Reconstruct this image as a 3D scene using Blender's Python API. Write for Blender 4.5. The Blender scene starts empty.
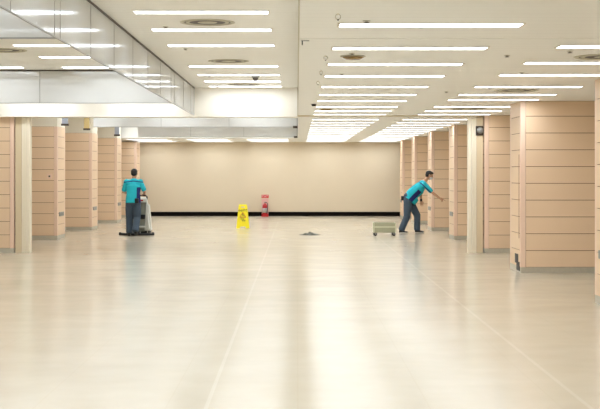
import bpy, bmesh, math, random
from mathutils import Vector, Matrix
random.seed(7)
C = bpy.context.scene.collection
PI = math.pi

# ------------------------------------------------------------------ materials
def srgb(r, g, b):
    f = lambda c: (c/255/12.92) if c/255 <= .04045 else ((c/255+.055)/1.055)**2.4
    return (f(r), f(g), f(b), 1)

def mat(name, rgb, rough=.5, metal=0.0, var=.04, scale=6, bump=0.0, bscale=40, spec=.5):
    m = bpy.data.materials.new(name); m.use_nodes = True
    nt = m.node_tree; N = nt.nodes; L = nt.links
    b = N['Principled BSDF']
    b.inputs['Roughness'].default_value = rough
    b.inputs['Metallic'].default_value = metal
    b.inputs['Specular IOR Level'].default_value = spec
    tc = N.new('ShaderNodeTexCoord'); nz = N.new('ShaderNodeTexNoise')
    nz.inputs['Scale'].default_value = scale; nz.inputs['Detail'].default_value = 3
    L.new(tc.outputs['Object'], nz.inputs['Vector'])
    mx = N.new('ShaderNodeMix'); mx.data_type = 'RGBA'
    c = srgb(*rgb)
    mx.inputs[6].default_value = tuple(v*(1-var) for v in c[:3])+(1,)
    mx.inputs[7].default_value = tuple(min(1, v*(1+var)) for v in c[:3])+(1,)
    L.new(nz.outputs['Fac'], mx.inputs[0]); L.new(mx.outputs[2], b.inputs['Base Color'])
    if bump:
        n2 = N.new('ShaderNodeTexNoise'); n2.inputs['Scale'].default_value = bscale
        L.new(tc.outputs['Object'], n2.inputs['Vector'])
        bp = N.new('ShaderNodeBump'); bp.inputs['Strength'].default_value = bump; bp.inputs['Distance'].default_value = .01
        L.new(n2.outputs['Fac'], bp.inputs['Height']); L.new(bp.outputs['Normal'], b.inputs['Normal'])
    return m

def emis(name, rgb, s):
    m = bpy.data.materials.new(name); m.use_nodes = True
    nt = m.node_tree; N = nt.nodes; L = nt.links
    for n in list(N): N.remove(n)
    o = N.new('ShaderNodeOutputMaterial'); e = N.new('ShaderNodeEmission')
    e.inputs['Color'].default_value = srgb(*rgb)
    # louvred fitting: brightest straight down, dimmer towards the sides
    ge = N.new('ShaderNodeNewGeometry'); dp = N.new('ShaderNodeVectorMath'); dp.operation = 'DOT_PRODUCT'
    L.new(ge.outputs['Normal'], dp.inputs[0]); L.new(ge.outputs['Incoming'], dp.inputs[1])
    L.new(math_node(nt, 'MULTIPLY_ADD', math_node(nt, 'ABSOLUTE', dp.outputs['Value']), s*.98, s*.42), e.inputs['Strength'])
    L.new(e.outputs[0], o.inputs[0])
    return m

def math_node(nt, op, a, b=None, c=None):
    n = nt.nodes.new('ShaderNodeMath'); n.operation = op
    for i, v in enumerate((a, b, c)):
        if v is None: continue
        if isinstance(v, (int, float)): n.inputs[i].default_value = v
        else: nt.links.new(v, n.inputs[i])
    return n.outputs[0]

def floor_mat():
    m = bpy.data.materials.new('polished_vinyl_floor'); m.use_nodes = True
    nt = m.node_tree; N = nt.nodes; L = nt.links; b = N['Principled BSDF']
    tc = N.new('ShaderNodeTexCoord'); sx = N.new('ShaderNodeSeparateXYZ')
    L.new(tc.outputs['Object'], sx.inputs[0]); X, Y = sx.outputs[0], sx.outputs[1]
    # broad marbled tone
    nz = N.new('ShaderNodeTexNoise'); nz.inputs['Scale'].default_value = .9; nz.inputs['Detail'].default_value = 5
    L.new(tc.outputs['Object'], nz.inputs['Vector'])
    nf = N.new('ShaderNodeTexNoise'); nf.inputs['Scale'].default_value = 4; nf.inputs['Detail'].default_value = 2
    L.new(tc.outputs['Object'], nf.inputs['Vector'])
    mx = N.new('ShaderNodeMix'); mx.data_type = 'RGBA'
    mx.inputs[6].default_value = srgb(180, 168, 146); mx.inputs[7].default_value = srgb(199, 188, 168)
    L.new(math_node(nt, 'ADD', math_node(nt, 'MULTIPLY', nz.outputs['Fac'], .7), math_node(nt, 'MULTIPLY', nf.outputs['Fac'], .3)), mx.inputs[0])
    # faint tile joints
    def joint(v, pitch, w):
        f = math_node(nt, 'FRACT', math_node(nt, 'DIVIDE', v, pitch))
        return math_node(nt, 'LESS_THAN', f, w)
    j = joint(X, .9, .012)
    m2 = N.new('ShaderNodeMix'); m2.data_type = 'RGBA'
    L.new(math_node(nt, 'MULTIPLY', j, .10), m2.inputs[0]); L.new(mx.outputs[2], m2.inputs[6])
    m2.inputs[7].default_value = srgb(170, 150, 120)
    # two pale filled seams running down the hall
    def seam(x0, w):
        return math_node(nt, 'LESS_THAN', math_node(nt, 'ABSOLUTE', math_node(nt, 'SUBTRACT', X, x0)), w)
    s = math_node(nt, 'MAXIMUM', seam(-.62, .014), seam(2.0, .016))
    m3 = N.new('ShaderNodeMix'); m3.data_type = 'RGBA'
    L.new(math_node(nt, 'MULTIPLY', s, .09), m3.inputs[0]); L.new(m2.outputs[2], m3.inputs[6])
    m3.inputs[7].default_value = srgb(245, 240, 228)
    L.new(m3.outputs[2], b.inputs['Base Color'])
    # gloss with buffing waviness
    mp = N.new('ShaderNodeMapping'); mp.inputs['Scale'].default_value = (.6, 1.5, 1)
    L.new(tc.outputs['Object'], mp.inputs[0])
    r = N.new('ShaderNodeTexNoise'); r.inputs['Scale'].default_value = 1.5; r.inputs['Detail'].default_value = 3
    L.new(mp.outputs[0], r.inputs['Vector'])
    mr = N.new('ShaderNodeMapRange'); mr.inputs[1].default_value = .3; mr.inputs[2].default_value = .7
    mr.inputs[3].default_value = .165; mr.inputs[4].default_value = .205
    L.new(r.outputs['Fac'], mr.inputs[0]); L.new(mr.outputs[0], b.inputs['Roughness'])
    b.inputs['Specular IOR Level'].default_value = .5
    return m

def ceiling_mat(name, rgb):
    m = bpy.data.materials.new(name); m.use_nodes = True
    nt = m.node_tree; N = nt.nodes; L = nt.links; b = N['Principled BSDF']
    tc = N.new('ShaderNodeTexCoord'); mp = N.new('ShaderNodeMapping'); mp.inputs['Scale'].default_value = (.12, 5, 1)
    L.new(tc.outputs['Object'], mp.inputs[0])
    nz = N.new('ShaderNodeTexNoise'); nz.inputs['Scale'].default_value = 1.5; nz.inputs['Detail'].default_value = 4
    L.new(mp.outputs[0], nz.inputs['Vector'])
    mx = N.new('ShaderNodeMix'); mx.data_type = 'RGBA'; c = srgb(*rgb)
    mx.inputs[6].default_value = tuple(v*.93 for v in c[:3])+(1,); mx.inputs[7].default_value = c
    L.new(nz.outputs['Fac'], mx.inputs[0])
    sx = N.new('ShaderNodeSeparateXYZ'); L.new(tc.outputs['Object'], sx.inputs[0])
    f = math_node(nt, 'FRACT', math_node(nt, 'DIVIDE', sx.outputs[1], .21))
    ln = math_node(nt, 'MULTIPLY', math_node(nt, 'LESS_THAN', f, .07), .18)
    m2 = N.new('ShaderNodeMix'); m2.data_type = 'RGBA'; L.new(ln, m2.inputs[0]); L.new(mx.outputs[2], m2.inputs[6])
    m2.inputs[7].default_value = tuple(v*.55 for v in c[:3])+(1,)
    L.new(m2.outputs[2], b.inputs['Base Color']); b.inputs['Roughness'].default_value = .4
    return m

def glass_mat():
    m = bpy.data.materials.new('pale_glass'); m.use_nodes = True
    nt = m.node_tree; N = nt.nodes; L = nt.links
    for n in list(N): N.remove(n)
    o = N.new('ShaderNodeOutputMaterial')
    t = N.new('ShaderNodeBsdfTransparent'); t.inputs[0].default_value = srgb(250, 251, 249)
    g = N.new('ShaderNodeBsdfGlossy'); g.inputs['Roughness'].default_value = .1
    d = N.new('ShaderNodeBsdfDiffuse'); d.inputs[0].default_value = srgb(253, 252, 248)
    tr = N.new('ShaderNodeBsdfTranslucent'); tr.inputs[0].default_value = srgb(253, 252, 248)
    ms = N.new('ShaderNodeMixShader'); ms.inputs[0].default_value = .25
    L.new(d.outputs[0], ms.inputs[1]); L.new(tr.outputs[0], ms.inputs[2])
    tc = N.new('ShaderNodeTexCoord'); nz = N.new('ShaderNodeTexNoise'); nz.inputs['Scale'].default_value = 2
    L.new(tc.outputs['Object'], nz.inputs['Vector'])
    m1 = N.new('ShaderNodeMixShader')
    L.new(math_node(nt, 'MULTIPLY_ADD', nz.outputs['Fac'], .06, .78), m1.inputs[0])
    L.new(t.outputs[0], m1.inputs[1]); L.new(ms.outputs[0], m1.inputs[2])
    fr = N.new('ShaderNodeFresnel'); fr.inputs[0].default_value = 2.3
    m2 = N.new('ShaderNodeMixShader'); L.new(fr.outputs[0], m2.inputs[0])
    L.new(m1.outputs[0], m2.inputs[1]); L.new(g.outputs[0], m2.inputs[2]); L.new(m2.outputs[0], o.inputs[0])
    return m

M = dict(
    floor=floor_mat(),
    ceil=ceiling_mat('cream_metal_ceiling_panel', (245, 244, 238)),
    ceil2=ceiling_mat('white_ceiling_panel', (246, 243, 235)),
    beam=mat('cream_painted_beam', (246, 240, 228), .45, var=.02),
    wall=mat('beige_wall', (220, 204, 177), .75, var=.03, scale=1.2),
    sidewall=mat('cream_wall', (236, 228, 212), .7, var=.03, scale=1.2),
    base=mat('black_baseboard', (10, 6, 3), .8, spec=.1, var=.1),
    slot=mat('tan_metal_slot', (196, 170, 112), .5, var=.05),
    tile=mat('peach_enamel_panel', (236, 205, 171), .38, var=.035, scale=1.5),
    groove=mat('brown_panel_joint', (150, 104, 76), .8, var=.05),
    trim=mat('pinkish_corner_trim', (240, 208, 184), .35, var=.03),
    steel=mat('brushed_steel', (205, 200, 186), .35, .6, var=.08, scale=20),
    white=mat('off_white_paint', (238, 230, 212), .5, var=.02),
    post=mat('cream_enamel_post', (244, 232, 208), .35, var=.02),
    post2=mat('tan_enamel_post', (222, 202, 168), .4, var=.02),
    dark=mat('dark_brown_channel', (66, 54, 44), .5, var=.05),
    grey=mat('grey_metal', (150, 148, 142), .4, .3, var=.05),
    lav=mat('blue_grey_metal', (176, 182, 196), .4, .2, var=.04),
    black=mat('black_plastic', (20, 20, 22), .45, var=.1, scale=30),
    lamp=emis('lamp_diffuser', (239, 247, 255), 7.8),
    frame=mat('light_frame_paint', (226, 216, 196), .5, var=.02),
    glass=glass_mat(),
    lens=mat('amber_glass', (140, 108, 52), .25, var=.1),
    ventm=mat('vent_paint', (190, 182, 160), .5, var=.03),
    yellow=mat('yellow_plastic', (246, 226, 16), .4, var=.03, scale=20),
    red=mat('red_paint', (178, 20, 28), .35, var=.05, scale=20),
    redsign=mat('red_sign_print', (206, 34, 42), .5, var=.04),
    pink=mat('pale_pink_panel', (226, 178, 170), .4, var=.04),
    label=mat('pale_label', (180, 176, 170), .5, var=.06),
    skin=mat('skin', (196, 148, 116), .55, var=.05, scale=20),
    teal=mat('teal_shirt_fabric', (28, 172, 186), .85, var=.10, scale=9, bump=.4, bscale=18),
    navy=mat('navy_shirt_fabric', (20, 28, 92), .85, var=.08, scale=9),
    trous=mat('slate_trouser_fabric', (64, 78, 92), .9, var=.14, scale=8, bump=.5, bscale=14),
    hair=mat('black_hair', (20, 16, 14), .6, var=.15, scale=60, bump=.5, bscale=90),
    mask=mat('pale_mask_fabric', (226, 228, 230), .8, var=.02),
    shoew=mat('pale_shoe_sole', (222, 216, 204), .6, var=.04),
    eye=mat('dark_eye', (24, 18, 16), .2, var=.05),
    cart=mat('sage_green_metal', (168, 167, 138), .45, var=.05, scale=12),
    cartl=mat('pale_sage_rim', (208, 206, 176), .4, var=.03),
    mach=mat('pale_grey_plastic', (212, 210, 200), .4, var=.04, scale=12),
    machg=mat('olive_grey_plastic', (150, 150, 136), .45, var=.06, scale=12),
    cloth=mat('dark_grey_rag', (92, 90, 80), .9, var=.25, scale=14, bump=.6, bscale=40),
)

# ------------------------------------------------------------------ mesh helpers
def obj(name, bm, mats, parent=None, smooth=False, loc=None):
    me = bpy.data.meshes.new(name); bmesh.ops.recalc_face_normals(bm, faces=bm.faces[:]); bm.to_mesh(me); bm.free()
    if not isinstance(mats, (list, tuple)): mats = [mats]
    for m in mats: me.materials.append(m)
    if smooth:
        for p in me.polygons: p.use_smooth = True
    o = bpy.data.objects.new(name, me); C.objects.link(o)
    if parent: o.parent = parent
    if loc: o.location = loc
    return o

def box(bm, x0, x1, y0, y1, z0, z1, bevel=0, mi=0):
    vs = [bm.verts.new((x, y, z)) for x in (x0, x1) for y in (y0, y1) for z in (z0, z1)]
    F = [(0,1,3,2), (4,6,7,5), (0,4,5,1), (2,3,7,6), (0,2,6,4), (1,5,7,3)]
    fs = [bm.faces.new([vs[i] for i in f]) for f in F]
    for f in fs: f.material_index = mi
    if bevel:
        es = list({e for f in fs for e in f.edges})
        bmesh.ops.bevel(bm, geom=es, offset=bevel, segments=2, affect='EDGES', profile=.5)
    return bm

def prism(bm, pts, y0, y1, mi=0):            # outline in x-z, extruded in y
    a = [bm.verts.new((x, y0, z)) for x, z in pts]; b = [bm.verts.new((x, y1, z)) for x, z in pts]
    n = len(pts); fs = [bm.faces.new(a), bm.faces.new(b[::-1])]
    for i in range(n): fs.append(bm.faces.new([a[i], b[i], b[(i+1) % n], a[(i+1) % n]]))
    for f in fs: f.material_index = mi

def prismx(bm, pts, x0, x1, mi=0):           # outline in y-z, extruded in x
    a = [bm.verts.new((x0, y, z)) for y, z in pts]; b = [bm.verts.new((x1, y, z)) for y, z in pts]
    n = len(pts); fs = [bm.faces.new(a), bm.faces.new(b[::-1])]
    for i in range(n): fs.append(bm.faces.new([a[i], b[i], b[(i+1) % n], a[(i+1) % n]]))
    for f in fs: f.material_index = mi

def loft(bm, pts, rad, side=(1, 0, 0), n=20, mi=0, c0=1.0, c1=1.0):
    """rounded tube through pts; rad[i] = r or (r_side, r_other)"""
    pts = [Vector(p) for p in pts]; rad = [(r, r) if isinstance(r, (int, float)) else r for r in rad]
    side = Vector(side); k = len(pts); rings = []
    def frame(t):
        s = side - t*side.dot(t)
        if s.length < 1e-3: s = t.orthogonal()
        s.normalize(); return s, t.cross(s).normalized()
    def ring(c, s, u, a, b):
        return [bm.verts.new(c + s*(a*math.cos(2*PI*i/n)) + u*(b*math.sin(2*PI*i/n))) for i in range(n)]
    tans = []
    for i in range(k):
        t = (pts[min(i+1, k-1)] - pts[max(i-1, 0)]).normalized(); tans.append(t)
    def cap(i, sgn):
        out = []
        t = tans[i]; s, u = frame(t); a, b = rad[i]; h = min(a, b)*(c0 if sgn < 0 else c1)
        for ang in (75, 50, 25):
            q = math.radians(ang)
            out.append((pts[i] + t*(sgn*h*math.sin(q)), s, u, a*math.cos(q), b*math.cos(q)))
        return out
    seq = [x for x in cap(0, -1)]
    for i in range(k):
        s, u = frame(tans[i]); seq.append((pts[i], s, u, rad[i][0], rad[i][1]))
    seq += cap(k-1, 1)[::-1]
    rings = [ring(*q) for q in seq]
    fs = [bm.faces.new(rings[0][::-1]), bm.faces.new(rings[-1])]
    for r0, r1 in zip(rings, rings[1:]):
        for i in range(n): fs.append(bm.faces.new([r0[i], r0[(i+1) % n], r1[(i+1) % n], r1[i]]))
    for f in fs: f.material_index = mi

def tube(bm, pts, r, n=8, mi=0): loft(bm, pts, [r]*len(pts), n=n, mi=mi)

def ball(bm, c, r, Mx=None, n=20, mi=0):
    m = Matrix.Translation(Vector(c)) @ Matrix.Diagonal((*(r if not isinstance(r, (int, float)) else (r, r, r)), 1))
    if Mx is not None: m = Mx @ m
    g = bmesh.ops.create_uvsphere(bm, u_segments=n, v_segments=n*2//3, radius=1, matrix=m)
    for v in g['verts']:
        for f in v.link_faces: f.material_index = mi

def lathe(bm, prof, c=(0, 0, 0), n=32, mi=0, axis='Z'):
    rings = []
    for r, z in prof:
        rg = []
        for i in range(n):
            a = 2*PI*i/n; x, y = max(r, .0004)*math.cos(a), max(r, .0004)*math.sin(a)
            p = {'Z': (x, y, z), 'Y': (x, z, y), 'X': (z, x, y)}[axis]
            rg.append(bm.verts.new((c[0]+p[0], c[1]+p[1], c[2]+p[2])))
        rings.append(rg)
    fs = []
    for a, b in zip(rings, rings[1:]):
        for i in range(n): fs.append(bm.faces.new([a[i], a[(i+1) % n], b[(i+1) % n], b[i]]))
    fs += [bm.faces.new(rings[0][::-1]), bm.faces.new(rings[-1])]
    for f in fs: f.material_index = mi

def remeshed(name, bm, mats, parent, vox=.008, paint=None, sm=4):
    me = bpy.data.meshes.new('tmp'); bmesh.ops.recalc_face_normals(bm, faces=bm.faces[:]); bm.to_mesh(me); bm.free()
    o = bpy.data.objects.new('tmp', me); C.objects.link(o)
    r = o.modifiers.new('r', 'REMESH'); r.mode = 'VOXEL'; r.voxel_size = vox
    s = o.modifiers.new('s', 'SMOOTH'); s.iterations = sm; s.factor = .5
    dg = bpy.context.evaluated_depsgraph_get(); dg.update()
    m2 = bpy.data.meshes.new_from_object(o.evaluated_get(dg)); m2.name = name
    bpy.data.objects.remove(o); bpy.data.meshes.remove(me)
    m2.materials.clear()
    if not isinstance(mats, (list, tuple)): mats = [mats]
    for m in mats: m2.materials.append(m)
    for p in m2.polygons:
        p.use_smooth = True; p.material_index = 0
        if paint: p.material_index = paint(p.center, p.normal)
    q = bpy.data.objects.new(name, m2); C.objects.link(q); q.parent = parent
    return q

def thing(name, label, cat, loc=(0, 0, 0), rotz=0, group=None):
    o = bpy.data.objects.new(name, None); C.objects.link(o); o.empty_display_size = .2
    o.location = loc; o.rotation_euler = (0, 0, rotz)
    return tag(o, label, cat, group)

def tag(o, label, cat, group=None):
    o['label'] = label; o['category'] = cat
    if group: o['group'] = group
    return o

def struct(name, bm, m, smooth=False):
    o = obj(name, bm, m, smooth=smooth); o['kind'] = 'structure'; return o

def dup(root, loc, rotz=0, label=None, group=None):
    r = root.copy(); C.objects.link(r); r.location = loc; r.rotation_euler = (0, 0, rotz)
    if label: r['label'] = label
    if group: r['group'] = group
    for ch in list(root.children):
        c = ch.copy(); C.objects.link(c); c.parent = r
        for g in list(ch.children):
            d = g.copy(); C.objects.link(d); d.parent = c
    return r

ORD = ['nearest', 'second', 'third', 'fourth', 'fifth', 'sixth', 'seventh', 'eighth', 'ninth', 'tenth', 'eleventh', 'twelfth',
       'thirteenth', 'fourteenth', 'fifteenth', 'sixteenth', 'seventeenth', 'eighteenth', 'nineteenth', 'twentieth',
       'twenty-first', 'twenty-second', 'twenty-third', 'twenty-fourth', 'twenty-fifth', 'twenty-sixth', 'twenty-seventh', 'twenty-eighth']

# ------------------------------------------------------------------ the room
Y0, YB = -2.0, 46.5          # wall behind the camera, far wall
XL, XR = -7.6, 5.4
ZL, ZH = 2.75, 3.30          # low and high ceiling
XC = .02                     # edge between the raised left side and the low right side
XG = -2.05                   # line of hanging glass

struct('floor', box(bmesh.new(), XL, XR, Y0, YB, -.1, 0), M['floor'])
struct('wall_back', box(bmesh.new(), XL-.1, XR+.1, YB, YB+.1, -.1, ZH), M['wall'])
struct('wall_front', box(bmesh.new(), XL-.1, XR+.1, Y0-.1, Y0, -.1, ZH), M['sidewall'])
struct('wall_left', box(bmesh.new(), XL-.1, XL, Y0, YB, -.1, ZH), M['sidewall'])
struct('wall_right', box(bmesh.new(), XR, XR+.1, Y0, YB, -.1, ZH), M['sidewall'])
struct('baseboard_back', box(bmesh.new(), XL, XR, YB-.03, YB, 0, .155), M['base'])
struct('baseboard_left', box(bmesh.new(), XL, XL+.02, Y0, YB-.03, 0, .12), M['base'])
struct('baseboard_right', box(bmesh.new(), XR-.02, XR, Y0, YB-.03, 0, .12), M['base'])
b = box(bmesh.new(), XL, XC, Y0, YB, ZH, ZH+.1)
struct('ceiling', b, M['ceil2'])
b = bmesh.new()
box(b, XC, XR, Y0, 10.68, ZL, ZH+.1); box(b, XC, XR, 10.70, 25.0, ZL, ZH+.1); box(b, XC, XR, 25.16, YB, ZL, ZH+.1)
box(b, XC, XR, 10.66, 10.72, ZL+.02, ZH)
struct('ceiling_right', b, M['ceil'])
struct('ceiling_rear', box(bmesh.new(), XL, XC, 41.0, YB, ZL, ZH), M['ceil'])
b = bmesh.new()
box(b, XL, XC-.012, 24.9, 25.0, ZL-.03, ZH); box(b, XL, XC, 25.16, 25.6, ZL-.02, ZH)
struct('trim_1', b, M['beam'])
struct('trim_2', box(bmesh.new(), XL, XR, 25.0, 25.16, ZL-.012, ZH), M['slot'])
# edge bead where the raised bay meets the low ceiling
struct('trim_3', box(bmesh.new(), XC-.012, XC, Y0, 24.9, ZL-.006, ZL+.03), M['ventm'])

# ------------------------------------------------------------------ ceiling lights
rows = [3.0, 4.7, 6.4, 8.0, 9.70, 11.5, 13.2, 14.82, 16.65, 18.3, 19.9, 21.65, 23.15, 24.5]
rows_b = [26.8 + 1.583*k for k in range(13)]
LW, LD = 1.41, .22
def make_light():
    t = thing('ceiling_light', '', 'ceiling light')
    f = bmesh.new()
    w, d, e = LW/2, LD/2, .016
    box(f, -w-e, w+e, -d-e, -d, -.006, 0); box(f, -w-e, w+e, d, d+e, -.006, 0)
    box(f, -w-e, -w, -d, d, -.006, 0); box(f, w, w+e, -d, d, -.006, 0)
    obj('frame', f, M['frame'], t)
    obj('diffuser', box(bmesh.new(), -w, w, -d, d, -.004, 0), M['lamp'], t)
    return t
light0 = make_light(); first = [True]
def light(x, y, z, label, group):
    if first[0]:
        light0.location = (x, y, z); light0['label'] = label; light0['group'] = group; first[0] = False
    else: dup(light0, (x, y, z), 0, label, group)
def light_col(xl, ys, z, where, group, xfar=None):
    n = len(ys)
    for i, y in enumerate(sorted(ys, reverse=True)):
        light((xfar if xfar and y > 25 else xl)+LW/2, y, z-.0005,
              'white strip light, %s from the far end %s' % ('first' if i == 0 else ORD[i], where), group)
light_col(.33, rows+rows_b, ZL, 'of the middle row', 'strip lights in the middle row of the low ceiling')
light_col(2.375, [y*.987 if y < 15 else (19.62 if y == 19.9 else y) for y in rows]+rows_b, ZL, 'of the right row by the pillars', 'strip lights in the right row of the low ceiling', 2.27)
cof = [y for y in rows if abs(y-18.3) > .1]
light_col(-1.715, cof, ZH, 'of the raised bay row', 'strip lights in the raised ceiling bay')
lb = [20.1 if y == 19.9 else y for y in rows]
light_col(-3.765, lb, ZH, 'in the row left of the glass', 'strip lights left of the hanging glass')
light_col(-5.82, lb, ZH, 'in the outermost left row', 'strip lights in the outermost left row')
far2 = [27.6+1.6*k for k in range(9)]
far3 = [42.6, 44.2, 45.8]
for xl, w in ((-1.715, 'right'), (-3.765, 'middle'), (-5.82, 'left')):
    light_col(xl, far2, ZH, 'of the %s row behind the beam' % w, 'strip lights in the far raised ceiling')
    light_col(xl, far3, ZL, 'of the %s row by the back wall' % w, 'strip lights close to the back wall')

# ------------------------------------------------------------------ round vents, downlights, sprinklers
def make_vent():
    t = thing('ceiling_vent', '', 'ceiling vent')
    b = bmesh.new(); lathe(b, [(.31, 0), (.31, -.005), (.29, -.009), (.262, -.004), (.262, 0)]); obj('outer_ring', b, M['ventm'], t, True)
    b = bmesh.new(); lathe(b, [(.245, 0), (.245, -.004), (.225, -.007), (.205, -.004), (.205, 0)]); obj('inner_ring', b, M['ventm'], t, True)
    b = bmesh.new(); lathe(b, [(.262, 0), (.262, -.0015), (0, -.0015)]); obj('duct_opening', b, M['dark'], t)
    b = bmesh.new(); lathe(b, [(.11, -.001), (.11, -.004), (.06, -.009), (0, -.01)]); obj('centre_cone', b, M['ventm'], t, True)
    return t
v0 = make_vent(); vf = True
vents = [(-1.01, 14.1, ZH, 'round white ceiling vent nearest the viewer in the raised bay', 'round vents in the raised bay'),
         (-1.04, 18.97, ZH, 'round white ceiling vent in the middle of the raised bay', 'round vents in the raised bay'),
         (-1.02, 24.0, ZH, 'round white ceiling vent by the end face of the raised bay', 'round vents in the raised bay'),
         (-4.05, 17.3, ZH, 'round white ceiling vent left of the hanging glass', None),
         (3.05, 12.35, ZL, 'round white ceiling vent at the right edge of the picture', 'round vents over the right side'),
         (3.05, 17.4, ZL, 'round white ceiling vent in front of the large right pillar', 'round vents over the right side'),
         (3.05, 22.3, ZL, 'round white ceiling vent above the right cream shutter post', 'round vents over the right side')]
for x, y, z, lab, g in vents:
    if vf: v0.location = (x, y, z); v0['label'] = lab; v0['group'] = g; vf = False
    else:
        q = dup(v0, (x, y, z), 0, lab, g)
        if g is None: del q['group']
dl = None
for x, y, lab in ((.55, 12.3, 'amber recessed downlight in the low ceiling, the nearer of two'), (.52, 22.4, 'amber recessed downlight in the low ceiling, the farther of two')):
    if dl is None:
        dl = thing('downlight', lab, 'downlight', (x, y, ZL), 0, 'amber downlights')
        b = bmesh.new(); lathe(b, [(.125, 0), (.125, -.008), (.1, -.01), (.1, 0)]); obj('trim_ring', b, M['ventm'], dl, True)
        b = bmesh.new(); lathe(b, [(.11, 0), (.1, -.016), (.07, -.032), (0, -.036)]); obj('lens', b, M['lens'], dl, True)
    else: dup(dl, (x, y, ZL), 0, lab)
def make_sprinkler():
    t = thing('ceiling_sprinkler', '', 'sprinkler')
    b = bmesh.new(); lathe(b, [(.032, .003), (.03, -.004), (.012, -.006), (.009, -.014), (0, -.014)], n=14); obj('collar', b, M['steel'], t, True)
    b = bmesh.new(); lathe(b, [(0, -.014), (.022, -.015), (.024, -.018), (0, -.019)], n=14); obj('deflector', b, M['dark'], t, True)
    return t
s0 = None
def px(x, y, z): k = (173-y)/(z-1.6); return ((x-297)/k, 1250/k)
spr = [(165.6, 26.4, ZH, 'between the two nearest lights of the raised bay'), (185.4, 48.6, ZH, 'beside the third light of the raised bay'),
       (209.5, 75.8, ZH, 'left end of the far lights in the raised bay'), (217.5, 86, ZH, 'by the far left corner of the raised bay'),
       (366.5, 20.6, ZL, 'just before the nearest light over the open floor'), (352, 53.2, ZL, 'right beside the nearer amber downlight'),
       (342, 73.8, ZL, 'between the third and fourth lights over the open floor'), (329.6, 99.6, ZL, 'among the lights left of the ceiling middle'),
       (507, 55.2, ZL, 'between the two light rows on the right'), (570, 51, ZL, 'near the upper right light by the vent'),
       (522, 72.5, ZL, 'over the second light of the right row'), (489.5, 87.3, ZL, 'by the left end of a light in the right row'),
       (446.5, 91.5, ZL, 'between the rows above the far pillars')]
for x, y, z, w in spr:
    X, D = px(x, y, z); lab = 'small dark ceiling sprinkler head ' + w
    if s0 is None: s0 = make_sprinkler(); s0.location = (X, D, z); s0['label'] = lab; s0['group'] = 'ceiling sprinkler heads'
    else: dup(s0, (X, D, z), 0, lab)
c0 = None
for x, y, w in ((338, 15, 'nearest the viewer'), (325.5, 57, 'second from the viewer'), (321, 72, 'third from the viewer'), (318, 82.5, 'farthest from the viewer')):
    X, D = px(x, y-1.5, ZL); lab = 'small pale ring hanging by the left ends of the lights, ' + w
    if c0 is None:
        c0 = thing('ceiling_ring', lab, 'ring', (X, D, ZL), 0, 'small hanging rings')
        b = bmesh.new(); tube(b, [(0, 0, -.004), (0, 0, .001)], .008, 8); obj('stem', b, M['white'], c0, True)
        b = bmesh.new(); bmesh.ops.create_circle
        rp = [(.019*math.sin(2*PI*i/20), 0, -.024+.019*math.cos(2*PI*i/20)) for i in range(21)]
        loft(b, rp, [.0022]*21, side=(0, 1, 0), n=6); obj('ring', b, M['ventm'], c0, True)
        b = bmesh.new(); ball(b, (0, 0, -.046), .006, n=10); obj('weight', b, M['dark'], c0, True)
    else: dup(c0, (X, D, ZL), 0, lab)
X, D = px(255.5, 76, ZH)
t = thing('security_camera', 'small dark dome camera hanging from the raised bay ceiling', 'camera', (X, D, ZH))
b = bmesh.new(); lathe(b, [(.07, 0), (.07, -.02), (.05, -.03), (0, -.03)], n=20); obj('mount', b, M['grey'], t, True)
b = bmesh.new(); lathe(b, [(.05, -.03), (.045, -.06), (.02, -.085), (0, -.09)], n=20); obj('dome', b, M['dark'], t, True)
X, D = px(313.8, 104, ZL)
t = thing('smoke_detector', 'little black square detector on the low ceiling', 'detector', (X, D, ZL))
obj('housing', box(bmesh.new(), -.035, .035, -.035, .035, -.035, 0, .006), M['black'], t)
obj('mounting_plate', box(bmesh.new(), -.05, .05, -.05, .05, -.006, 0), M['grey'], t)
X, D = px(302.3, 40.5, ZL)
t = thing('ceiling_hook', 'small black hook plate on the ceiling seam', 'hook', (X, D, ZL))
obj('hook', box(bmesh.new(), -.005, .005, -.01, .01, -.04, 0, .002), M['black'], t)
obj('plate', box(bmesh.new(), -.01, .06, -.02, .02, -.004, 0), M['grey'], t)

# ------------------------------------------------------------------ hanging glass
joints = [2.5, 4.1, 5.7, 7.3, 8.93, 10.55, 10.8, 12.4, 13.98, 15.58, 17.15, 18.72, 20.3, 20.9, 22.5, 24.05, 24.9]
def glass_panel(name_where, a, c, axis, pos, group, zl=ZL, zh=ZH):
    """a..c along the axis ('Y' panels lie in the X=pos plane)"""
    t = thing('glass_panel', 'clear hanging glass panel ' + name_where, 'glass panel',
              (pos, a, zl) if axis == 'Y' else (a, pos, zl), 0 if axis == 'Y' else -PI/2, group)
    L = c-a; h = zh-zl
    obj('pane', box(bmesh.new(), -.004, .004, .004, L-.004, .006, h-.012), M['glass'], t)
    obj('top_channel', box(bmesh.new(), -.014, .014, 0, L, h-.02, h), M['dark'], t)
    obj('bottom_trim', box(bmesh.new(), -.007, .007, 0, L, -.003, .008), M['grey'], t)
    obj('edge_seal', box(bmesh.new(), -.007, .007, L-.006, L+.002, .008, h-.02), M['grey'], t)
    return t
segs = list(zip(joints, joints[1:]))
segs = [s for s in segs]
for i, (a, c) in enumerate(reversed(segs)):
    w = 'beside the raised bay, %s from its far end' % ('first' if i == 0 else ORD[i])
    if c-a < .3: w = 'narrow piece beside the raised bay, where the cross glass meets it'
    glass_panel(w, a, c, 'Y', XG, 'glass panels along the raised bay')
# cross curtain near the viewer on the left
for k, (a, c, w) in enumerate(((-3.7, -2.06, 'crossing the left bay, next to the long glass row'), (-5.35, -3.7, 'crossing the left bay, middle of three'), (-7.0, -5.35, 'crossing the left bay, outermost'))):
    t = glass_panel(w, a, c, 'X', 10.68, 'glass panels across the left bay')
    t.rotation_euler = (0, 0, -PI/2)
    t.location = (a, 10.68, ZL)
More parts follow.
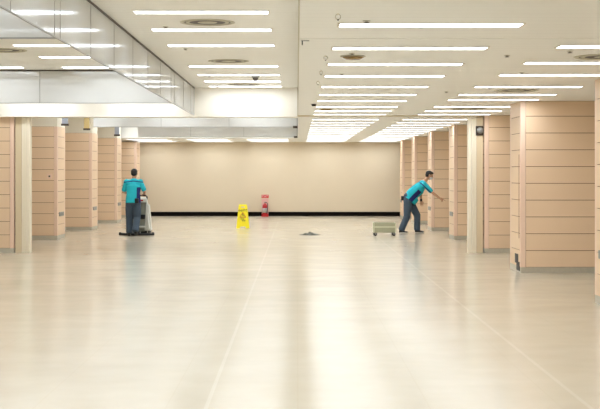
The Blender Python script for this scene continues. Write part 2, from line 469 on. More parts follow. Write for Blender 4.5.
# second cross curtain further down the left bay
for k, (a, c, w) in enumerate(((-4.24, -2.07, 'deeper in the left bay, rightmost'), (-6.4, -4.24, 'deeper in the left bay, middle of three'), (-7.55, -6.4, 'deeper in the left bay, outermost'))):
    glass_panel(w, a, c, 'X', 20.62, 'glass panels deeper in the left bay')
# far cross curtains
for D, w0, g in ((31.3, 'crossing behind the beam', 'glass panels crossing the far bay'), (40.0, 'crossing close to the back wall', 'glass panels crossing nearest the back wall')):
    for k, (a, c, w) in enumerate(((-1.7, 0, 'rightmost'), (-3.4, -1.7, 'second from right'), (-5.1, -3.4, 'third from right'))):
        t = glass_panel('%s, %s' % (w0, w), a, c, 'X', D, g)
    t = thing('hanging_bracket', 'small dark bracket ending the cross glass %s' % ('behind the beam' if D < 35 else 'close to the back wall'), 'bracket', (.0, D-.03, ZL))
    obj('clip', box(bmesh.new(), -.1, .018, -.02, .02, -.03, .03, .004), M['dark'], t)
    obj('rod', box(bmesh.new(), .003, .018, -.008, .008, -.02, ZH-ZL, .002), M['grey'], t)

# ------------------------------------------------------------------ pillars
PW, PD, PITCH = 1.3, 1.0, .268
def make_pillar(name_side):
    """origin: the near corner facing the aisle; the pillar extends +x (away from aisle) and +y"""
    t = thing('pillar', '', 'pillar')
    e, tw, b0 = .008, .085, .095
    obj('core', box(bmesh.new(), e+.006, PW-e-.006, e+.006, PD-e-.006, 0, ZL), M['groove'], t)
    b = bmesh.new(); z = b0
    g = .005
    while z < ZL-.01:
        z1 = min(z+PITCH, ZL)
        box(b, tw, PW-tw, 0, .02, z+g, z1-g); box(b, tw, PW-tw, PD-.02, PD, z+g, z1-g)
        box(b, 0, .02, tw, PD-tw, z+g, z1-g); box(b, PW-.02, PW, tw, PD-tw, z+g, z1-g)
        z += PITCH
    obj('cladding', b, M['tile'], t)
    for cx in (0, 1):
        for cy in (0, 1):
            b = bmesh.new(); gg = .004
            x0, x1 = (0, tw-gg) if cx == 0 else (PW-tw+gg, PW)
            y0, y1 = (0, tw-gg) if cy == 0 else (PD-tw+gg, PD)
            box(b, x0, x1, y0, y1, b0, ZL, .006)
            obj('corner_trim', b, M['trim'], t)
    obj('kick_plate', box(bmesh.new(), .004, PW-.004, .004, PD-.004, 0, b0), M['steel'], t)
    b = box(bmesh.new(), -.016, .001, .2, .75, .56, .66, .002)
    o = obj('outlet_plate', b, M['grey'], t)
    return t
def mirror_pillar(src):
    r = src.copy(); C.objects.link(r)
    for ch in src.children:
        me = ch.data.copy(); me.transform(Matrix.Scale(-1, 4, (1, 0, 0))); me.flip_normals()
        c = bpy.data.objects.new(ch.name.split('.')[0], me); C.objects.link(c); c.parent = r
    return r
pR = make_pillar('r')
pR.location = (3.74, 24.9, 0); pR['group'] = 'pillars along the right side'
pR['label'] = 'peach panelled pillar directly behind the right cream shutter post'
pL = mirror_pillar(pR); pL['group'] = 'pillars along the left side'
for x, y, lab in ((3.68, 14.45, 'peach panelled pillar cut off by the right edge of the picture'),
                  (3.57, 19.95, 'largest peach panelled pillar on the right with black notch at its foot'),
                  (3.75, 29.85, 'right peach pillar just left of the cream shutter post'),
                  (3.71, 34.5, 'right peach pillar standing just behind the pointing man'),
                  (3.695, 39.3, 'right peach pillar, second from the back wall'),
                  (3.70, 43.9, 'right peach pillar nearest the back wall')):
    p = dup(pR, (x, y, 0), 0, lab)
    if 19 < y < 21:
        for ch in p.children:
            if ch.name.startswith('outlet'): bpy.data.objects.remove(ch); break
        b = bmesh.new(); box(b, -.007, .02, .22, .5, .14, .29, .003); box(b, -.007, .02, .1, .36, .03, .17, .003)
        o = obj('foot_notch', b, M['black'], p); o['label'] = 'black stepped opening at the pillar foot'
        b = bmesh.new(); box(b, -.004, .004, .13, .155, .55, 1.9); obj('slot_strip', b, M['groove'], p)
pL.location = (-5.66, 25.0, 0); pL['label'] = 'peach panelled pillar at the left edge of the picture'
tops = {}
for x, y, lab in ((-5.75, 30.0, 'left peach pillar just right of the cream shutter post with a switch'),
                  (-5.71, 34.8, 'left peach pillar, third from the back wall'),
                  (-5.73, 39.8, 'left peach pillar, second from the back wall'),
                  (-5.73, 44.6, 'left peach pillar nearest the back wall, beside the man in teal')):
    p = dup(pL, (x, y, 0), 0, lab)
    p.scale = (1, 1, .988)
    if y < 41:
        obj('upper_section', box(bmesh.new(), -PW+.01, -.01, .01, PD-.01, ZL, ZH/.988-.001), M['white'], p)
# switch on left pillar
t = thing('wall_switch', 'small pale switch plate on the left pillar beside the shutter post', 'switch', (-5.94, 30.0, 1.52))
obj('plate', box(bmesh.new(), -.06, .06, -.01, 0, -.06, .06, .003), M['trim'], t)
obj('key_switch', box(bmesh.new(), -.02, .02, -.02, -.01, -.02, .02, .003), M['dark'], t)
# khaki/blue-grey hangers above the left pillars
for i, (x, y, m_, w) in enumerate(((-5.55, 29.9, 'lav', 'in front of the left pillar with the switch'), (-5.55, 33.0, 'slot', 'beside the left pillar tops, the khaki one'),
                              (-5.5, 38.2, 'lav', 'farthest back near the left pillars'))):
    t = thing('ceiling_hanger', 'flat metal hanger plate ' + w, 'hanger', (x, y, ZL))
    obj('plate', box(bmesh.new(), -.07, .07, -.015, .015, 0, ZH-ZL), M[m_], t)
    obj('foot_clip', box(bmesh.new(), -.09, .09, -.03, .03, -.02, .03, .004), M['dark'], t)

# ------------------------------------------------------------------ shutter guide posts
def post(x_in, sgn, label):
    t = thing('shutter_post', label, 'shutter post', (x_in, 25.0, 0), 0, 'cream shutter guide posts')
    s = sgn
    def bx(x0, x1, y0, y1, m, n):
        b = box(bmesh.new(), min(s*x0, s*x1), max(s*x0, s*x1), y0, y1, 0, ZL-.013); return obj(n, b, M[m], t)
    bx(0, .055, 0, .2, 'post', 'front_flange'); bx(.06, .105, -.012, .2, 'post', 'guide_rail'); bx(.11, .16, 0, .2, 'post', 'front_flange')
    bx(.16, .165, .02, .19, 'groove', 'joint_shadow')  # brown strip in the joint; its colour stands in for the shadow line there
    bx(.165, .29, .01, .2, 'post2', 'side_cover')
    return t
post(3.43, 1, 'cream metal shutter post beside the right-hand pillars')
post(-5.345, -1, 'cream metal shutter post beside the left-edge pillar')
t = thing('wall_speaker', 'small grey round device on dark square plate, high on the right post', 'wall speaker', (3.66, 25.01, 2.45))
obj('back_plate', box(bmesh.new(), -.085, .065, -.03, 0, -.1, .09, .008), M['dark'], t)
b = bmesh.new(); lathe(b, [(.066, -.03), (.066, -.05), (.05, -.07), (0, -.078)], axis='Y', n=24); obj('round_face', b, M['grey'], t, True)

# ------------------------------------------------------------------ text helper
def text_mesh(name, s, size, parent, m, loc, rot, ext=.0012, bold=.04):
    cu = bpy.data.curves.new('t', 'FONT'); cu.body = s; cu.size = size; cu.extrude = ext; cu.align_x = 'CENTER'; cu.align_y = 'CENTER'
    cu.offset = size*bold
    o = bpy.data.objects.new('t', cu); C.objects.link(o)
    dg = bpy.context.evaluated_depsgraph_get(); dg.update()
    me = bpy.data.meshes.new_from_object(o.evaluated_get(dg)); me.name = name
    bpy.data.objects.remove(o); me.materials.clear(); me.materials.append(m)
    q = bpy.data.objects.new(name, me); C.objects.link(q); q.parent = parent; q.location = loc; q.rotation_euler = rot
    return q

# ------------------------------------------------------------------ wet floor sign
t = thing('wet_floor_sign', 'yellow folding caution sign standing on the shiny floor', 'caution sign', ((243-297)/34.4, 36.3, 0))
H = .69; tilt = math.atan(.15/H)
def sign_panel(sg):
    b = bmesh.new()
    # panel outline pieces, leaving a hand slot at the top and a foot notch
    prism(b, [(-.125, H-.05), (.125, H-.05), (.118, H-.012), (.105, H), (-.105, H), (-.118, H-.012)], -.008, .008)
    prism(b, [(-.125, H-.05), (-.055, H-.05), (-.055, H-.09), (-.13, H-.09)], -.008, .008)
    prism(b, [(.055, H-.05), (.125, H-.05), (.13, H-.09), (.055, H-.09)], -.008, .008)
    prism(b, [(-.13, H-.09), (.13, H-.09), (.179, .05), (-.179, .05)], -.008, .008)
    prism(b, [(-.179, .05), (-.08, .05), (-.09, 0), (-.185, 0)], -.008, .008)
    prism(b, [(.08, .05), (.179, .05), (.185, 0), (.09, 0)], -.008, .008)
    return b
for sg in (-1, 1):
    p = obj('front_panel' if sg < 0 else 'rear_panel', sign_panel(sg), M['yellow'], t)
    p.location = (0, sg*.16, 0.003); p.rotation_euler = (-sg*-tilt if False else (-tilt if sg < 0 else tilt), 0, 0)
    if sg < 0: fp = p
text_mesh('heading_lettering', '小心地滑', .068, fp, M['black'], (0, -.0085, H-.175), (PI/2, 0, 0))
text_mesh('lower_lettering', '小心', .055, fp, M['black'], (-.015, -.0085, H-.42), (PI/2, 0, 0))
text_mesh('lower_lettering', '地滑', .055, fp, M['black'], (.03, -.0085, H-.48), (PI/2, 0, 0))
b = bmesh.new()
tri = [(-.085, H-.37), (.085, H-.37), (0, H-.225)]
for i in range(3):
    a, c = Vector((tri[i][0], -.0095, tri[i][1])), Vector((tri[(i+1) % 3][0], -.0095, tri[(i+1) % 3][1])); tube(b, [a, c], .008, 8)
obj('warning_triangle', b, M['red'], fp)
b = bmesh.new(); ball(b, (-.008, -.0095, H-.268), .012, n=10)
tube(b, [(-.008, -.0095, H-.28), (.004, -.0095, H-.315)], .008); tube(b, [(.004, -.0095, H-.315), (.03, -.0095, H-.325), (.035, -.0095, H-.35)], .006)
tube(b, [(.004, -.0095, H-.315), (-.02, -.0095, H-.34), (-.03, -.0095, H-.355)], .006); tube(b, [(-.006, -.0095, H-.29), (.022, -.0095, H-.285)], .005)
obj('slipping_figure', b, M['black'], fp)
b = bmesh.new(); tube(b, [(-.1, 0, H-.012), (.1, 0, H-.012)], .012, 10); obj('hinge', b, M['yellow'], t)

# ------------------------------------------------------------------ fire extinguisher and its stand
ex, ey = (265-297)/27.2, 45.95
t = thing('extinguisher_stand', 'red stand with sign board holding the fire extinguisher by the back wall', 'extinguisher stand', (ex, ey, 0))
b = bmesh.new(); box(b, -.13, .13, -.12, .12, 0, .03, .006)
box(b, -.13, .13, -.12, -.11, .03, .1); box(b, -.13, -.12, -.12, .12, .03, .1); box(b, .12, .13, -.12, .12, .03, .1)
obj('base_tray', b, M['red'], t)
obj('back_panel', box(bmesh.new(), -.125, .125, .11, .12, .03, .66, .003), M['pink'], t)
b = bmesh.new(); box(b, -.135, .135, .1, .125, .68, .8, .006); sg = obj('sign_board', b, M['redsign'], t)
text_mesh('sign_lettering', '滅火器', .085, sg, M['pink'], (0, .0985, .738), (PI/2, 0, 0))
t = thing('fire_extinguisher', 'red fire extinguisher with pale label standing in the red stand', 'fire extinguisher', (ex, ey-.01, .03))
b = bmesh.new(); lathe(b, [(.086, 0), (.094, .01), (.094, .36), (.08, .4), (.045, .43), (.025, .445), (.022, .47), (0, .47)]); cy = obj('cylinder', b, M['red'], t, True)
b = bmesh.new()
lathe(b, [(.0955, .11), (.0955, .28), (.095, .28), (.095, .11)], n=32); obj('paper_label', b, M['label'], t, True)
b = bmesh.new(); box(b, -.02, .02, -.02, .02, .47, .5, .004); box(b, -.012, .012, -.1, .02, .505, .515, .002); box(b, -.012, .012, -.09, .0, .485, .493, .002)
obj('valve_handle', b, M['black'], t)
b = bmesh.new(); tube(b, [(.02, 0, .49), (.07, -.01, .48), (.1, -.05, .42), (.09, -.075, .25), (.08, -.08, .15)], .011); obj('hose', b, M['black'], t, True)
b = bmesh.new(); tube(b, [(.08, -.08, .16), (.075, -.08, .08)], .014); obj('nozzle', b, M['black'], t, True)
b = bmesh.new(); lathe(b, [(.014, -.006), (.014, .004), (0, .005)], (0, -.024, .487), axis='Y', n=14); obj('gauge', b, M['label'], t)

# ------------------------------------------------------------------ low trolley
t = thing('utility_trolley', 'low sage green wheeled trolley standing left of the pointing man', 'trolley', ((384-297)/39.0, 31.95, 0))
def tray(z0, z1, flare):
    b = bmesh.new(); w, d, e = .27, .19, .012
    box(b, -w, w, -d, d, z0, z0+.012)
    box(b, -w, w, -d, -d+e, z0, z1); box(b, -w, w, d-e, d, z0, z1); box(b, -w, -w+e, -d, d, z0, z1); box(b, w-e, w, -d, d, z0, z1)
    return b
lo = obj('lower_tray', tray(.085, .215, 0), M['cart'], t)
up = obj('upper_tray', tray(.235, .33, 0), M['cart'], t)
for pn, z in ((lo, .215), (up, .232)):
    b = bmesh.new(); w, d = .278, .198
    box(b, -w, w, -d, -d+.016, z-.006, z+.012, .003); box(b, -w, w, d-.016, d, z-.006, z+.012, .003)
    box(b, -w, -w+.016, -d, d, z-.006, z+.012, .003); box(b, w-.016, w, -d, d, z-.006, z+.012, .003)
    obj('rim', b, M['cartl'], pn)
for sx in (-1, 1):
    for sy in (-1, 1):
        obj('corner_post', box(bmesh.new(), sx*.272-.012, sx*.272+.012, sy*.192-.012, sy*.192+.012, .08, .335, .003), M['cartl'], t)
        b = bmesh.new(); lathe(b, [(.03, -.014), (.04, -.012), (.04, .012), (.03, .014)], (sx*.235, sy*.155, .04), axis='Y', n=20)
        w = obj('caster_wheel', b, M['black'], t, False)
        b = bmesh.new(); x = sx*.235; y = sy*.155
        box(b, x-.015, x+.015, y-.022, y-.017, .035, .085); box(b, x-.015, x+.015, y+.017, y+.022, .035, .085); box(b, x-.022, x+.022, y-.02, y+.02, .078, .086)
        obj('fork', b, M['grey'], w)

# ------------------------------------------------------------------ crumpled rag
cx, cy = (309.5-297)/38.8, 32.3
b = bmesh.new(); nx, ny = 44, 26; G = []
rnd = random.Random(3)
hills = [(rnd.uniform(-.24, .24), rnd.uniform(-.12, .12), rnd.uniform(.02, .05), rnd.uniform(.01, .025)) for _ in range(26)] + [(0.0, 0, .05, .05), (.01, .02, .03, .025)]
for s in (0, 1):
    g = []
    for i in range(nx+1):
        for j in range(ny+1):
            u, v = i/nx*2-1, j/ny*2-1
            r = max(abs(u), abs(v)); th = math.atan2(v, u); l = math.hypot(u, v)
            if l > 0: u, v = u/l*r, v/l*r
            R = 1 + .08*math.sin(3*th+1) + .06*math.sin(7*th)
            x, y = u*.27*R, v*.17*R
            z = .004 + sum(hh*math.exp(-((x-a)**2+(y-c)**2)/(2*w*w)) for a, c, w, hh in hills)*(1-r**6)*.9 if s else 0.0
            if s: z = max(z, .004)
            g.append(b.verts.new((x, y, z)))
    G.append(g)
q = lambda s, i, j: G[s][i*(ny+1)+j]
for i in range(nx):
    for j in range(ny):
        b.faces.new([q(1, i, j), q(1, i+1, j), q(1, i+1, j+1), q(1, i, j+1)]); b.faces.new([q(0, i, j), q(0, i, j+1), q(0, i+1, j+1), q(0, i+1, j)])
for i in range(nx):
    for j in (0, ny): b.faces.new([q(0, i, j), q(0, i+1, j), q(1, i+1, j), q(1, i, j)])
for j in range(ny):
    for i in (0, nx): b.faces.new([q(0, i, j), q(0, i, j+1), q(1, i, j+1), q(1, i, j)])
tag(obj('cleaning_rag', b, M['cloth'], None, True, (cx, cy, .0)), 'crumpled dark grey rag lying flat on the open floor', 'rag')

# ------------------------------------------------------------------ people
def hand(bm, wrist, d, palm_n, thumb_side, curl, point=False, s=1.0):
    """d: direction of the fingers; palm_n: direction the palm faces; thumb_side: towards the thumb"""
    w = Vector(wrist); d = Vector(d).normalized(); n = Vector(palm_n); n = (n - d*n.dot(d)).normalized()
    t = d.cross(n).normalized()
    if t.dot(Vector(thumb_side)) < 0: t = -t
    loft(bm, [w, w+d*.03*s, w+d*.085*s], [(.026*s, .019*s), (.036*s, .016*s), (.041*s, .013*s)], side=t, n=16)
    lens = [.072, .08, .074, .058]
    for i, L in enumerate(lens):
        off = .0335 - .0222*i
        p = w + d*.085*s + t*off*s; dd = (d + t*(.10-.07*i)).normalized()
        c = curl if not (point and i == 0) else .05
        if point and i > 0: c = 1.15
        pts = [p-dd*.02*s, p]; ang = 0
        for k, f in enumerate((.45, .3, .25)):
            ang += c*(.9 if k == 0 else 1.0)
            v = dd*math.cos(ang) + n*math.sin(ang); p = p + v*(L*f*s); pts.append(p)
        loft(bm, pts, [.0085*s, .0085*s, .008*s, .0075*s, .0065*s], n=10)
    p = w + d*.02*s + t*.024*s
    v1 = (d*.6 + t*.75 + n*.25).normalized(); v2 = (d*.9 + t*.3 + n*.4).normalized()
    loft(bm, [p, p+v1*.035*s, p+v1*.035*s+v2*.03*s, p+v1*.035*s+v2*.052*s], [.013*s, .0115*s, .010*s, .008*s], n=10)

def head_parts(bm, Mh):
    E = lambda c, r: ball(bm, c, r, Mh, 24)
    E((0, -.012, .03), (.076, .096, .086)); E((0, .018, -.03), (.064, .068, .075)); E((0, .034, -.072), (.04, .045, .032))
    P = lambda p: Mh @ Vector(p)
    loft(bm, [P((0, .082, .02)), P((0, .098, -.002)), P((0, .106, -.02))], [.008, .011, .015], n=12)
    E((0, .085, -.052), (.024, .01, .005)); E((0, .085, -.06), (.021, .01, .0055))
    for s in (-1, 1):
        E((s*.077, -.008, -.005), (.009, .02, .032)); E((s*.03, .078, .03), (.02, .01, .006)); E((s*.042, .058, -.015), (.02, .022, .02))

def shoe(bm, heel, toe, mi_sole=1, h=.075, up=(0, 0, 1)):
    a, c = Vector(heel), Vector(toe); d = (c-a).normalized(); sd = d.cross(Vector(up)).normalized()
    u = sd.cross(d).normalized()
    A = lambda f, z: a + (c-a)*f + u*z
    loft(bm, [A(.12, .045), A(.45, .042), A(.85, .03)], [(.036, .04), (.042, .036), (.04, .026)], side=sd, n=18)
    loft(bm, [A(.15, .05), A(.2, .10)], [(.036, .045), (.038, .045)], side=sd, n=16)

def sole(bm, heel, toe, up=(0, 0, 1), k=.013):
    a, c = Vector(heel), Vector(toe); d = (c-a).normalized(); sd = d.cross(Vector(up)).normalized(); u = sd.cross(d).normalized()
    loft(bm, [a+(c-a)*.1+u*k, a+(c-a)*.45+u*k, a+(c-a)*.88+u*k], [(.045, k), (.05, k), (.048, k)], side=sd, n=18)

def person(label, loc, rotz, P, Mh, hands, shirt_paint, feet, shirt_hem, mask=False, pouch=None, sole_mat='black', watch=None, thick=(.135, .13, .09), hem2=None):
    t = thing('person', label, 'person', loc, rotz)
    V = {k: Vector(v) for k, v in P.items()}
    sw = V['shR']-V['shL']; sw.normalize(); hw = (V['hipR']-V['hipL']).normalized()
    pel, ch, nk = V['pelvis'], V['chest'], V['neck']
    mid = pel.lerp(ch, .45)
    # body
    b = bmesh.new()
    loft(b, [pel, mid, ch, ch.lerp(nk, .6)], [(.145, .10), (.125, .09), (.15, .105), (.12, .075)], side=sw, n=24)
    loft(b, [ch.lerp(nk, .6), nk, Mh @ Vector((0, -.01, -.04))], [.06, .052, .05], n=16)
    for S in 'LR':
        loft(b, [ch.lerp(V['sh'+S], .5), V['sh'+S]], [.06, .052], n=16)
        loft(b, [V['sh'+S], V['sh'+S].lerp(V['el'+S], .5), V['el'+S]], [.048, .043, .036], n=16)
        loft(b, [V['el'+S], V['el'+S].lerp(V['wr'+S], .35), V['wr'+S]], [.037, .036, .024], n=16)
        loft(b, [V['hip'+S], V['hip'+S].lerp(V['kn'+S], .5), V['kn'+S]], [.085, .07, .052], n=16)
        loft(b, [V['kn'+S], V['kn'+S].lerp(V['an'+S], .35), V['an'+S]], [.052, .052, .034], n=16)
        h, to = feet[S]; h, to = Vector(h), Vector(to)
        loft(b, [h+(to-h)*.2+Vector((0, 0, .04)), h+(to-h)*.8+Vector((0, 0, .028))], [.03, .022], n=12)
    head_parts(b, Mh)
    for hd in hands: hand(b, *hd)
    body = remeshed('body', b, M['skin'], t, .0045, sm=2)
    for s in (-1, 1):
        b = bmesh.new(); ball(b, (s*.03, .079, .012), (.013, .008, .006), Mh, 12); obj('eye', b, M['eye'], t, True)
    # hair
    b = bmesh.new(); ball(b, (0, -.026, .046), (.085, .094, .08), Mh, 24); ball(b, (0, -.045, -.002), (.079, .066, .07), Mh, 24)
    ball(b, (0, .03, .085), (.06, .05, .036), Mh, 20)
    remeshed('hair', b, M['hair'], t, .007, sm=3)
    if mask:
        b = bmesh.new(); ball(b, (0, .05, -.045), (.066, .062, .05), Mh, 24); m_ = remeshed('face_mask', b, M['mask'], t, .007)
    # shirt
    b = bmesh.new(); hem = Vector(shirt_hem)
    loft(b, [hem, Vector(hem2) if hem2 else pel.lerp(ch, .2), mid, ch, ch.lerp(nk, .62)], [(.196, thick[0]), (.184, thick[0]), (.172, thick[1]), (.188, thick[1]), (.14, thick[2])], side=sw, n=28, c0=.12)
    loft(b, [ch.lerp(nk, .7), nk.lerp(ch, .15)], [.085, .066], n=18)
    for S in 'LR':
        loft(b, [ch.lerp(nk, .5).lerp(V['sh'+S], .4), V['sh'+S]], [(.075, .08), .068], n=18)
        loft(b, [ch.lerp(V['sh'+S], .35), V['sh'+S]], [.10, .074], n=18)
        loft(b, [V['sh'+S], V['sh'+S].lerp(V['el'+S], .45), V['sh'+S].lerp(V['el'+S], .78)], [.068, .066, .064], n=18)
    remeshed('shirt', b, [M['teal'], M['navy']], t, .006, paint=shirt_paint)
    # trousers
    b = bmesh.new()
    loft(b, [pel+Vector((0, 0, .04)), pel-Vector((0, 0, .06))], [(.145, .115), (.155, .12)], side=hw, n=24)
    for S in 'LR':
        h, k, a = V['hip'+S], V['kn'+S], V['an'+S]
        loft(b, [h, h.lerp(k, .5), k, k.lerp(a, .5), a-(a-k).normalized()*.0+(a-k)*.04], [(.098, .118), .104, .092, .086, .086], n=20, c1=.2)
    remeshed('trousers', b, M['trous'], t, .009)
    for S in 'LR':
        h, to = feet[S]; up = (0, 0, 1)
        b = bmesh.new(); shoe(b, h, to); s_ = remeshed('shoe', b, M['black'], t, .007)
        b = bmesh.new(); sole(b, h, to, k=.017 if sole_mat == 'shoew' else .013); remeshed('sole', b, M[sole_mat], s_, .007)
    if pouch:
        b = bmesh.new(); x, y, z = pouch; box(b, x-.05, x+.05, y-.035, y+.035, z-.06, z+.06, .012); obj('belt_pouch', b, M['black'], t)
    if watch:
        a, c = Vector(watch[0]), Vector(watch[1]); b = bmesh.new(); loft(b, [a, c], [.033, .033], n=16); obj('wrist_watch', b, M['black'], t, True)
    return t

def headM(c, fwd, up):
    f = Vector(fwd).normalized(); u = Vector(up); u = (u - f*u.dot(f)).normalized(); r = f.cross(u)
    m = Matrix((r, f, u)).transposed().to_4x4(); m.translation = Vector(c); return m

# --- person pushing the scrubber, seen from behind (faces +y, local = world axes)
P1 = dict(pelvis=(.02, -.02, .93), chest=(.025, .03, 1.25), neck=(.03, .07, 1.45), shL=(-.155, .04, 1.375), shR=(.195, .04, 1.375),
          elL=(-.235, .06, 1.12), elR=(.31, .02, 1.13), wrL=(-.04, .29, 1.04), wrR=(.27, .26, 1.06),
          hipL=(-.075, -.01, .88), hipR=(.115, -.01, .88), knL=(-.085, .06, .47), knR=(.12, -.02, .47), anL=(-.085, .04, .10), anR=(.10, -.20, .145))
Mh1 = headM((.035, .10, 1.585), (.08, 1, -.15), (0, .1, 1))
def paint1(c, n):
    if c.z < 1.24 and n.x > .35 and c.x > .12 and c.x < .25: return 1
    if abs(c.z - (1.395 - .12*abs(c.x-.03))) < .012 and n.y < .3: return 1
    return 0
w1 = ((132.6-297)/39.4, 31.7)
person('person in a teal shirt seen from behind, pushing the cleaning machine', (w1[0], w1[1], 0), 0, P1, Mh1,
       [((-.04, .29, 1.04), (.25, .9, .15), (0, .15, -1), (1, 0, 0), .75), ((.27, .26, 1.06), (-.15, .95, -.05), (0, -.05, -1), (-1, 0, 0), .75)],
       paint1, {'L': ((-.085, -.03, .0), (-.10, .22, .0)), 'R': ((.10, -.235, .085), (.11, -.03, .008))}, (.022, -.03, .84), pouch=(.13, -.15, .90))

# --- person bending and pointing (built facing +y, then turned to face +x)
def q2(f, z, s=0): return (s, f, z)     # f forward, s to his right
P2 = dict(pelvis=q2(-.09, .93), chest=q2(.19, 1.17), neck=q2(.36, 1.38), shL=q2(.315, 1.30, -.17), shR=q2(.335, 1.30, .17),
          elR=q2(.54, 1.08, .23), wrR=q2(.74, .93, .22), elL=q2(.27, 1.05, -.22), wrL=q2(.28, .86, -.16),
          hipR=q2(-.09, .88, .09), hipL=q2(-.05, .88, -.09), knR=q2(-.12, .45, .11), anR=q2(-.265, .10, .12), knL=q2(.17, .47, -.1), anL=q2(.17, .10, -.1))
Mh2 = headM(q2(.485, 1.535), q2(.88, -.42), q2(.45, .9))
def paint2(c, n):
    # c in local (x right, y forward); panel on each flank along the torso axis
    a = Vector((-.10, .86)); d = (Vector((.30, 1.27))-a); L = d.length; d /= L
    v = Vector((c.y, c.z))-a; s = v.dot(d)/L; h = v.x*d.y - v.y*d.x    # h > 0 : belly side
    if abs(n.x) > .45 and abs(c.x) < .2 and -.05 < s < .72 and -.02 < h < .10: return 1
    if .98 < s < 1.03: return 1
    return 0
w2 = ((411-297)/37.6, 33.2)
person('person in a teal shirt and pale mask bending forward and pointing, by the right pillars', (w2[0], w2[1], 0), -PI/2, P2, Mh2,
       [((.22, .74, .93), (0, .8, -.52), (-.75, -.35, -.5), (-.3, .2, 1), .3, True), ((-.16, .28, .86), (.02, .15, -1), (.9, -.2, 0), (0, 1, 0), .3)],
       paint2, {'R': ((.12, -.33, 0), (.14, -.08, 0)), 'L': ((-.1, .11, 0), (-.12, .37, 0))}, q2(-.045, .875), hem2=q2(.02, .955), mask=True, pouch=(0.0, -.232, .93),
       sole_mat='shoew', thick=(.195, .168, .11), watch=((-.163, .279, .885), (-.162, .28, .865)))

# ------------------------------------------------------------------ floor scrubber
t = thing('floor_scrubber', 'pale grey walk-behind floor scrubber with black squeegee pushed by the person', 'floor scrubber', (w1[0]+.10, w1[1]+.55, 0))
def rbox(name, x0, x1, y0, y1, z0, z1, bv, m, par=t): return obj(name, box(bmesh.new(), x0, x1, y0, y1, z0, z1, bv), M[m], par)
b = bmesh.new(); prismx(b, [(-.12, .16), (.45, .16), (.5, .3), (.42, .56), (-.05, .62), (-.16, .4)], -.2, .2)
bmesh.ops.bevel(b, geom=b.edges[:], offset=.03, segments=3, affect='EDGES'); obj('solution_tank', b, M['machg'], t)
b = bmesh.new(); prismx(b, [(-.1, .56), (.4, .54), (.36, .8), (-.04, .88)], -.17, .19)
bmesh.ops.bevel(b, geom=b.edges[:], offset=.025, segments=3, affect='EDGES'); tk = obj('recovery_tank', b, M['machg'], t)
b = bmesh.new(); box(b, -.15, .17, 0, .34, .86, .9, .012); ld = obj('lid', b, M['mach'], tk)
b = bmesh.new(); prismx(b, [(-.16, .84), (.0, .9), (.0, .98), (-.13, .94)], -.12, .22)
bmesh.ops.bevel(b, geom=b.edges[:], offset=.01, segments=2, affect='EDGES'); cp = obj('control_panel', b, M['mach'], t)
b = bmesh.new(); box(b, .06, .12, -.165, -.145, .88, .915, .004); sw_ = obj('switch', b, M['red'], cp)
b = bmesh.new(); tube(b, [(-.2, 0, .92), (-.22, -.14, .99), (-.2, -.2, 1.02), (0, -.215, 1.025), (.2, -.2, 1.02), (.22, -.14, .99), (.2, 0, .90)], .017, 10); obj('handlebar', b, M['black'], t, True)
b = bmesh.new(); tube(b, [(.2, -.02, .9), (.23, -.12, .75), (.25, -.2, .5), (.28, -.25, .2)], .022, 10); obj('squeegee_hose', b, M['mach'], t, True)
b = bmesh.new(); prism(b, [(.16, .12), (.33, .12), (.27, .78), (.2, .82)], -.2, .1)
bmesh.ops.bevel(b, geom=b.edges[:], offset=.018, segments=2, affect='EDGES'); obj('side_cover', b, M['mach'], t)
b = bmesh.new(); prism(b, [(-.16, .12), (-.26, .12), (-.24, .5), (-.2, .6)], -.1, .1)
bmesh.ops.bevel(b, geom=b.edges[:], offset=.015, segments=2, affect='EDGES'); obj('side_cover', b, M['mach'], t)
b = bmesh.new(); lathe(b, [(.25, .03), (.27, .05), (.27, .13), (.2, .17), (0, .17)], (0, .35, 0), n=32); dk = obj('brush_deck', b, M['black'], t)
b = bmesh.new(); lathe(b, [(.24, 0.001), (.24, .035), (0, .035)], (0, .35, 0), n=32); obj('brush', b, M['grey'], dk)
for s in (-1, 1):
    b = bmesh.new(); lathe(b, [(.09, -.025), (.1, -.015), (.1, .015), (.09, .025)], (s*.19, 0, .1), axis='X', n=24); w = obj('wheel', b, M['black'], t)
    b = bmesh.new(); lathe(b, [(.045, -.028), (.045, .028)], (s*.19, 0, .1), axis='X', n=16); obj('hub', b, M['mach'], w)
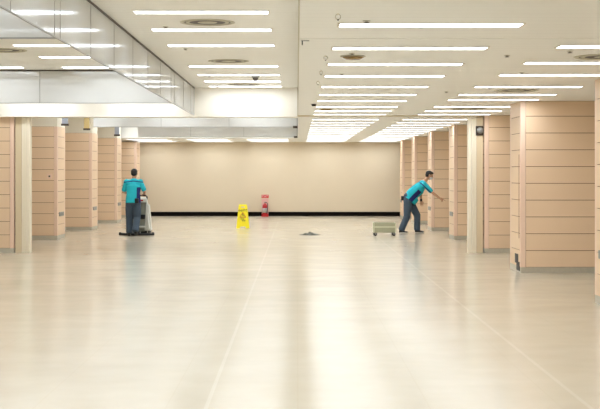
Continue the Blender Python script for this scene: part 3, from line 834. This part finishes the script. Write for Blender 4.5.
rbox('battery_cover', -.17, .175, -.19, .2, .42, .53, .01, 'black'); rbox('step_plate', -.15, .18, -.22, .1, .2, .24, .006, 'mach')
rbox('chassis', -.16, .16, -.14, .3, .1, .18, .01, 'machg')
b = bmesh.new(); n = 16; pts = []
for i in range(n+1):
    a = -1+2*i/n; pts.append((a*.44-.04, -.30+.10*a*a, .035))
loft(b, pts, [(.028, .02)]*(n+1), side=(0, 0, 1), n=12); sq = obj('squeegee', b, M['black'], t, True)
b = bmesh.new()
for p, q_ in zip(pts, pts[1:]):
    v = [b.verts.new(c) for c in ((p[0], p[1]-.004, .001), (q_[0], q_[1]-.004, .001), (q_[0], q_[1]-.004, .02), (p[0], p[1]-.004, .02),
                                  (p[0], p[1]+.004, .001), (q_[0], q_[1]+.004, .001), (q_[0], q_[1]+.004, .02), (p[0], p[1]+.004, .02))]
    for f in ((0,1,2,3), (7,6,5,4), (0,4,5,1), (3,2,6,7)): b.faces.new([v[i] for i in f])
obj('rubber_blade', b, M['dark'], sq)
b = bmesh.new(); tube(b, [(-.1, -.27, .06), (-.06, -.1, .14)], .014); tube(b, [(.06, -.27, .06), (.06, -.1, .14)], .014); obj('squeegee_bracket', b, M['grey'], t)
for s in (-.46, .38):
    b = bmesh.new(); lathe(b, [(.03, 0), (.034, .008), (.034, .022), (.03, .03)], (s, -.2, .05), n=16); obj('bumper_roller', b, M['black'], t)

# ------------------------------------------------------------------ camera, world, view
cam = bpy.data.cameras.new('camera'); co = bpy.data.objects.new('camera', cam); C.objects.link(co)
co.location = (0, 0, 1.6); co.rotation_euler = (PI/2, 0, 0)
cam.sensor_width = 36; cam.lens = 75; cam.shift_x = 3/600; cam.shift_y = -31.5/600; cam.clip_end = 200
bpy.context.scene.camera = co
w = bpy.data.worlds.new('world'); bpy.context.scene.world = w; w.use_nodes = True
w.node_tree.nodes['Background'].inputs[0].default_value = srgb(235, 225, 205); w.node_tree.nodes['Background'].inputs[1].default_value = .3
vs = bpy.context.scene.view_settings
vs.view_transform = 'Standard'; vs.look = 'None'; vs.gamma = 1; vs.use_curve_mapping = False; vs.exposure = 1.0
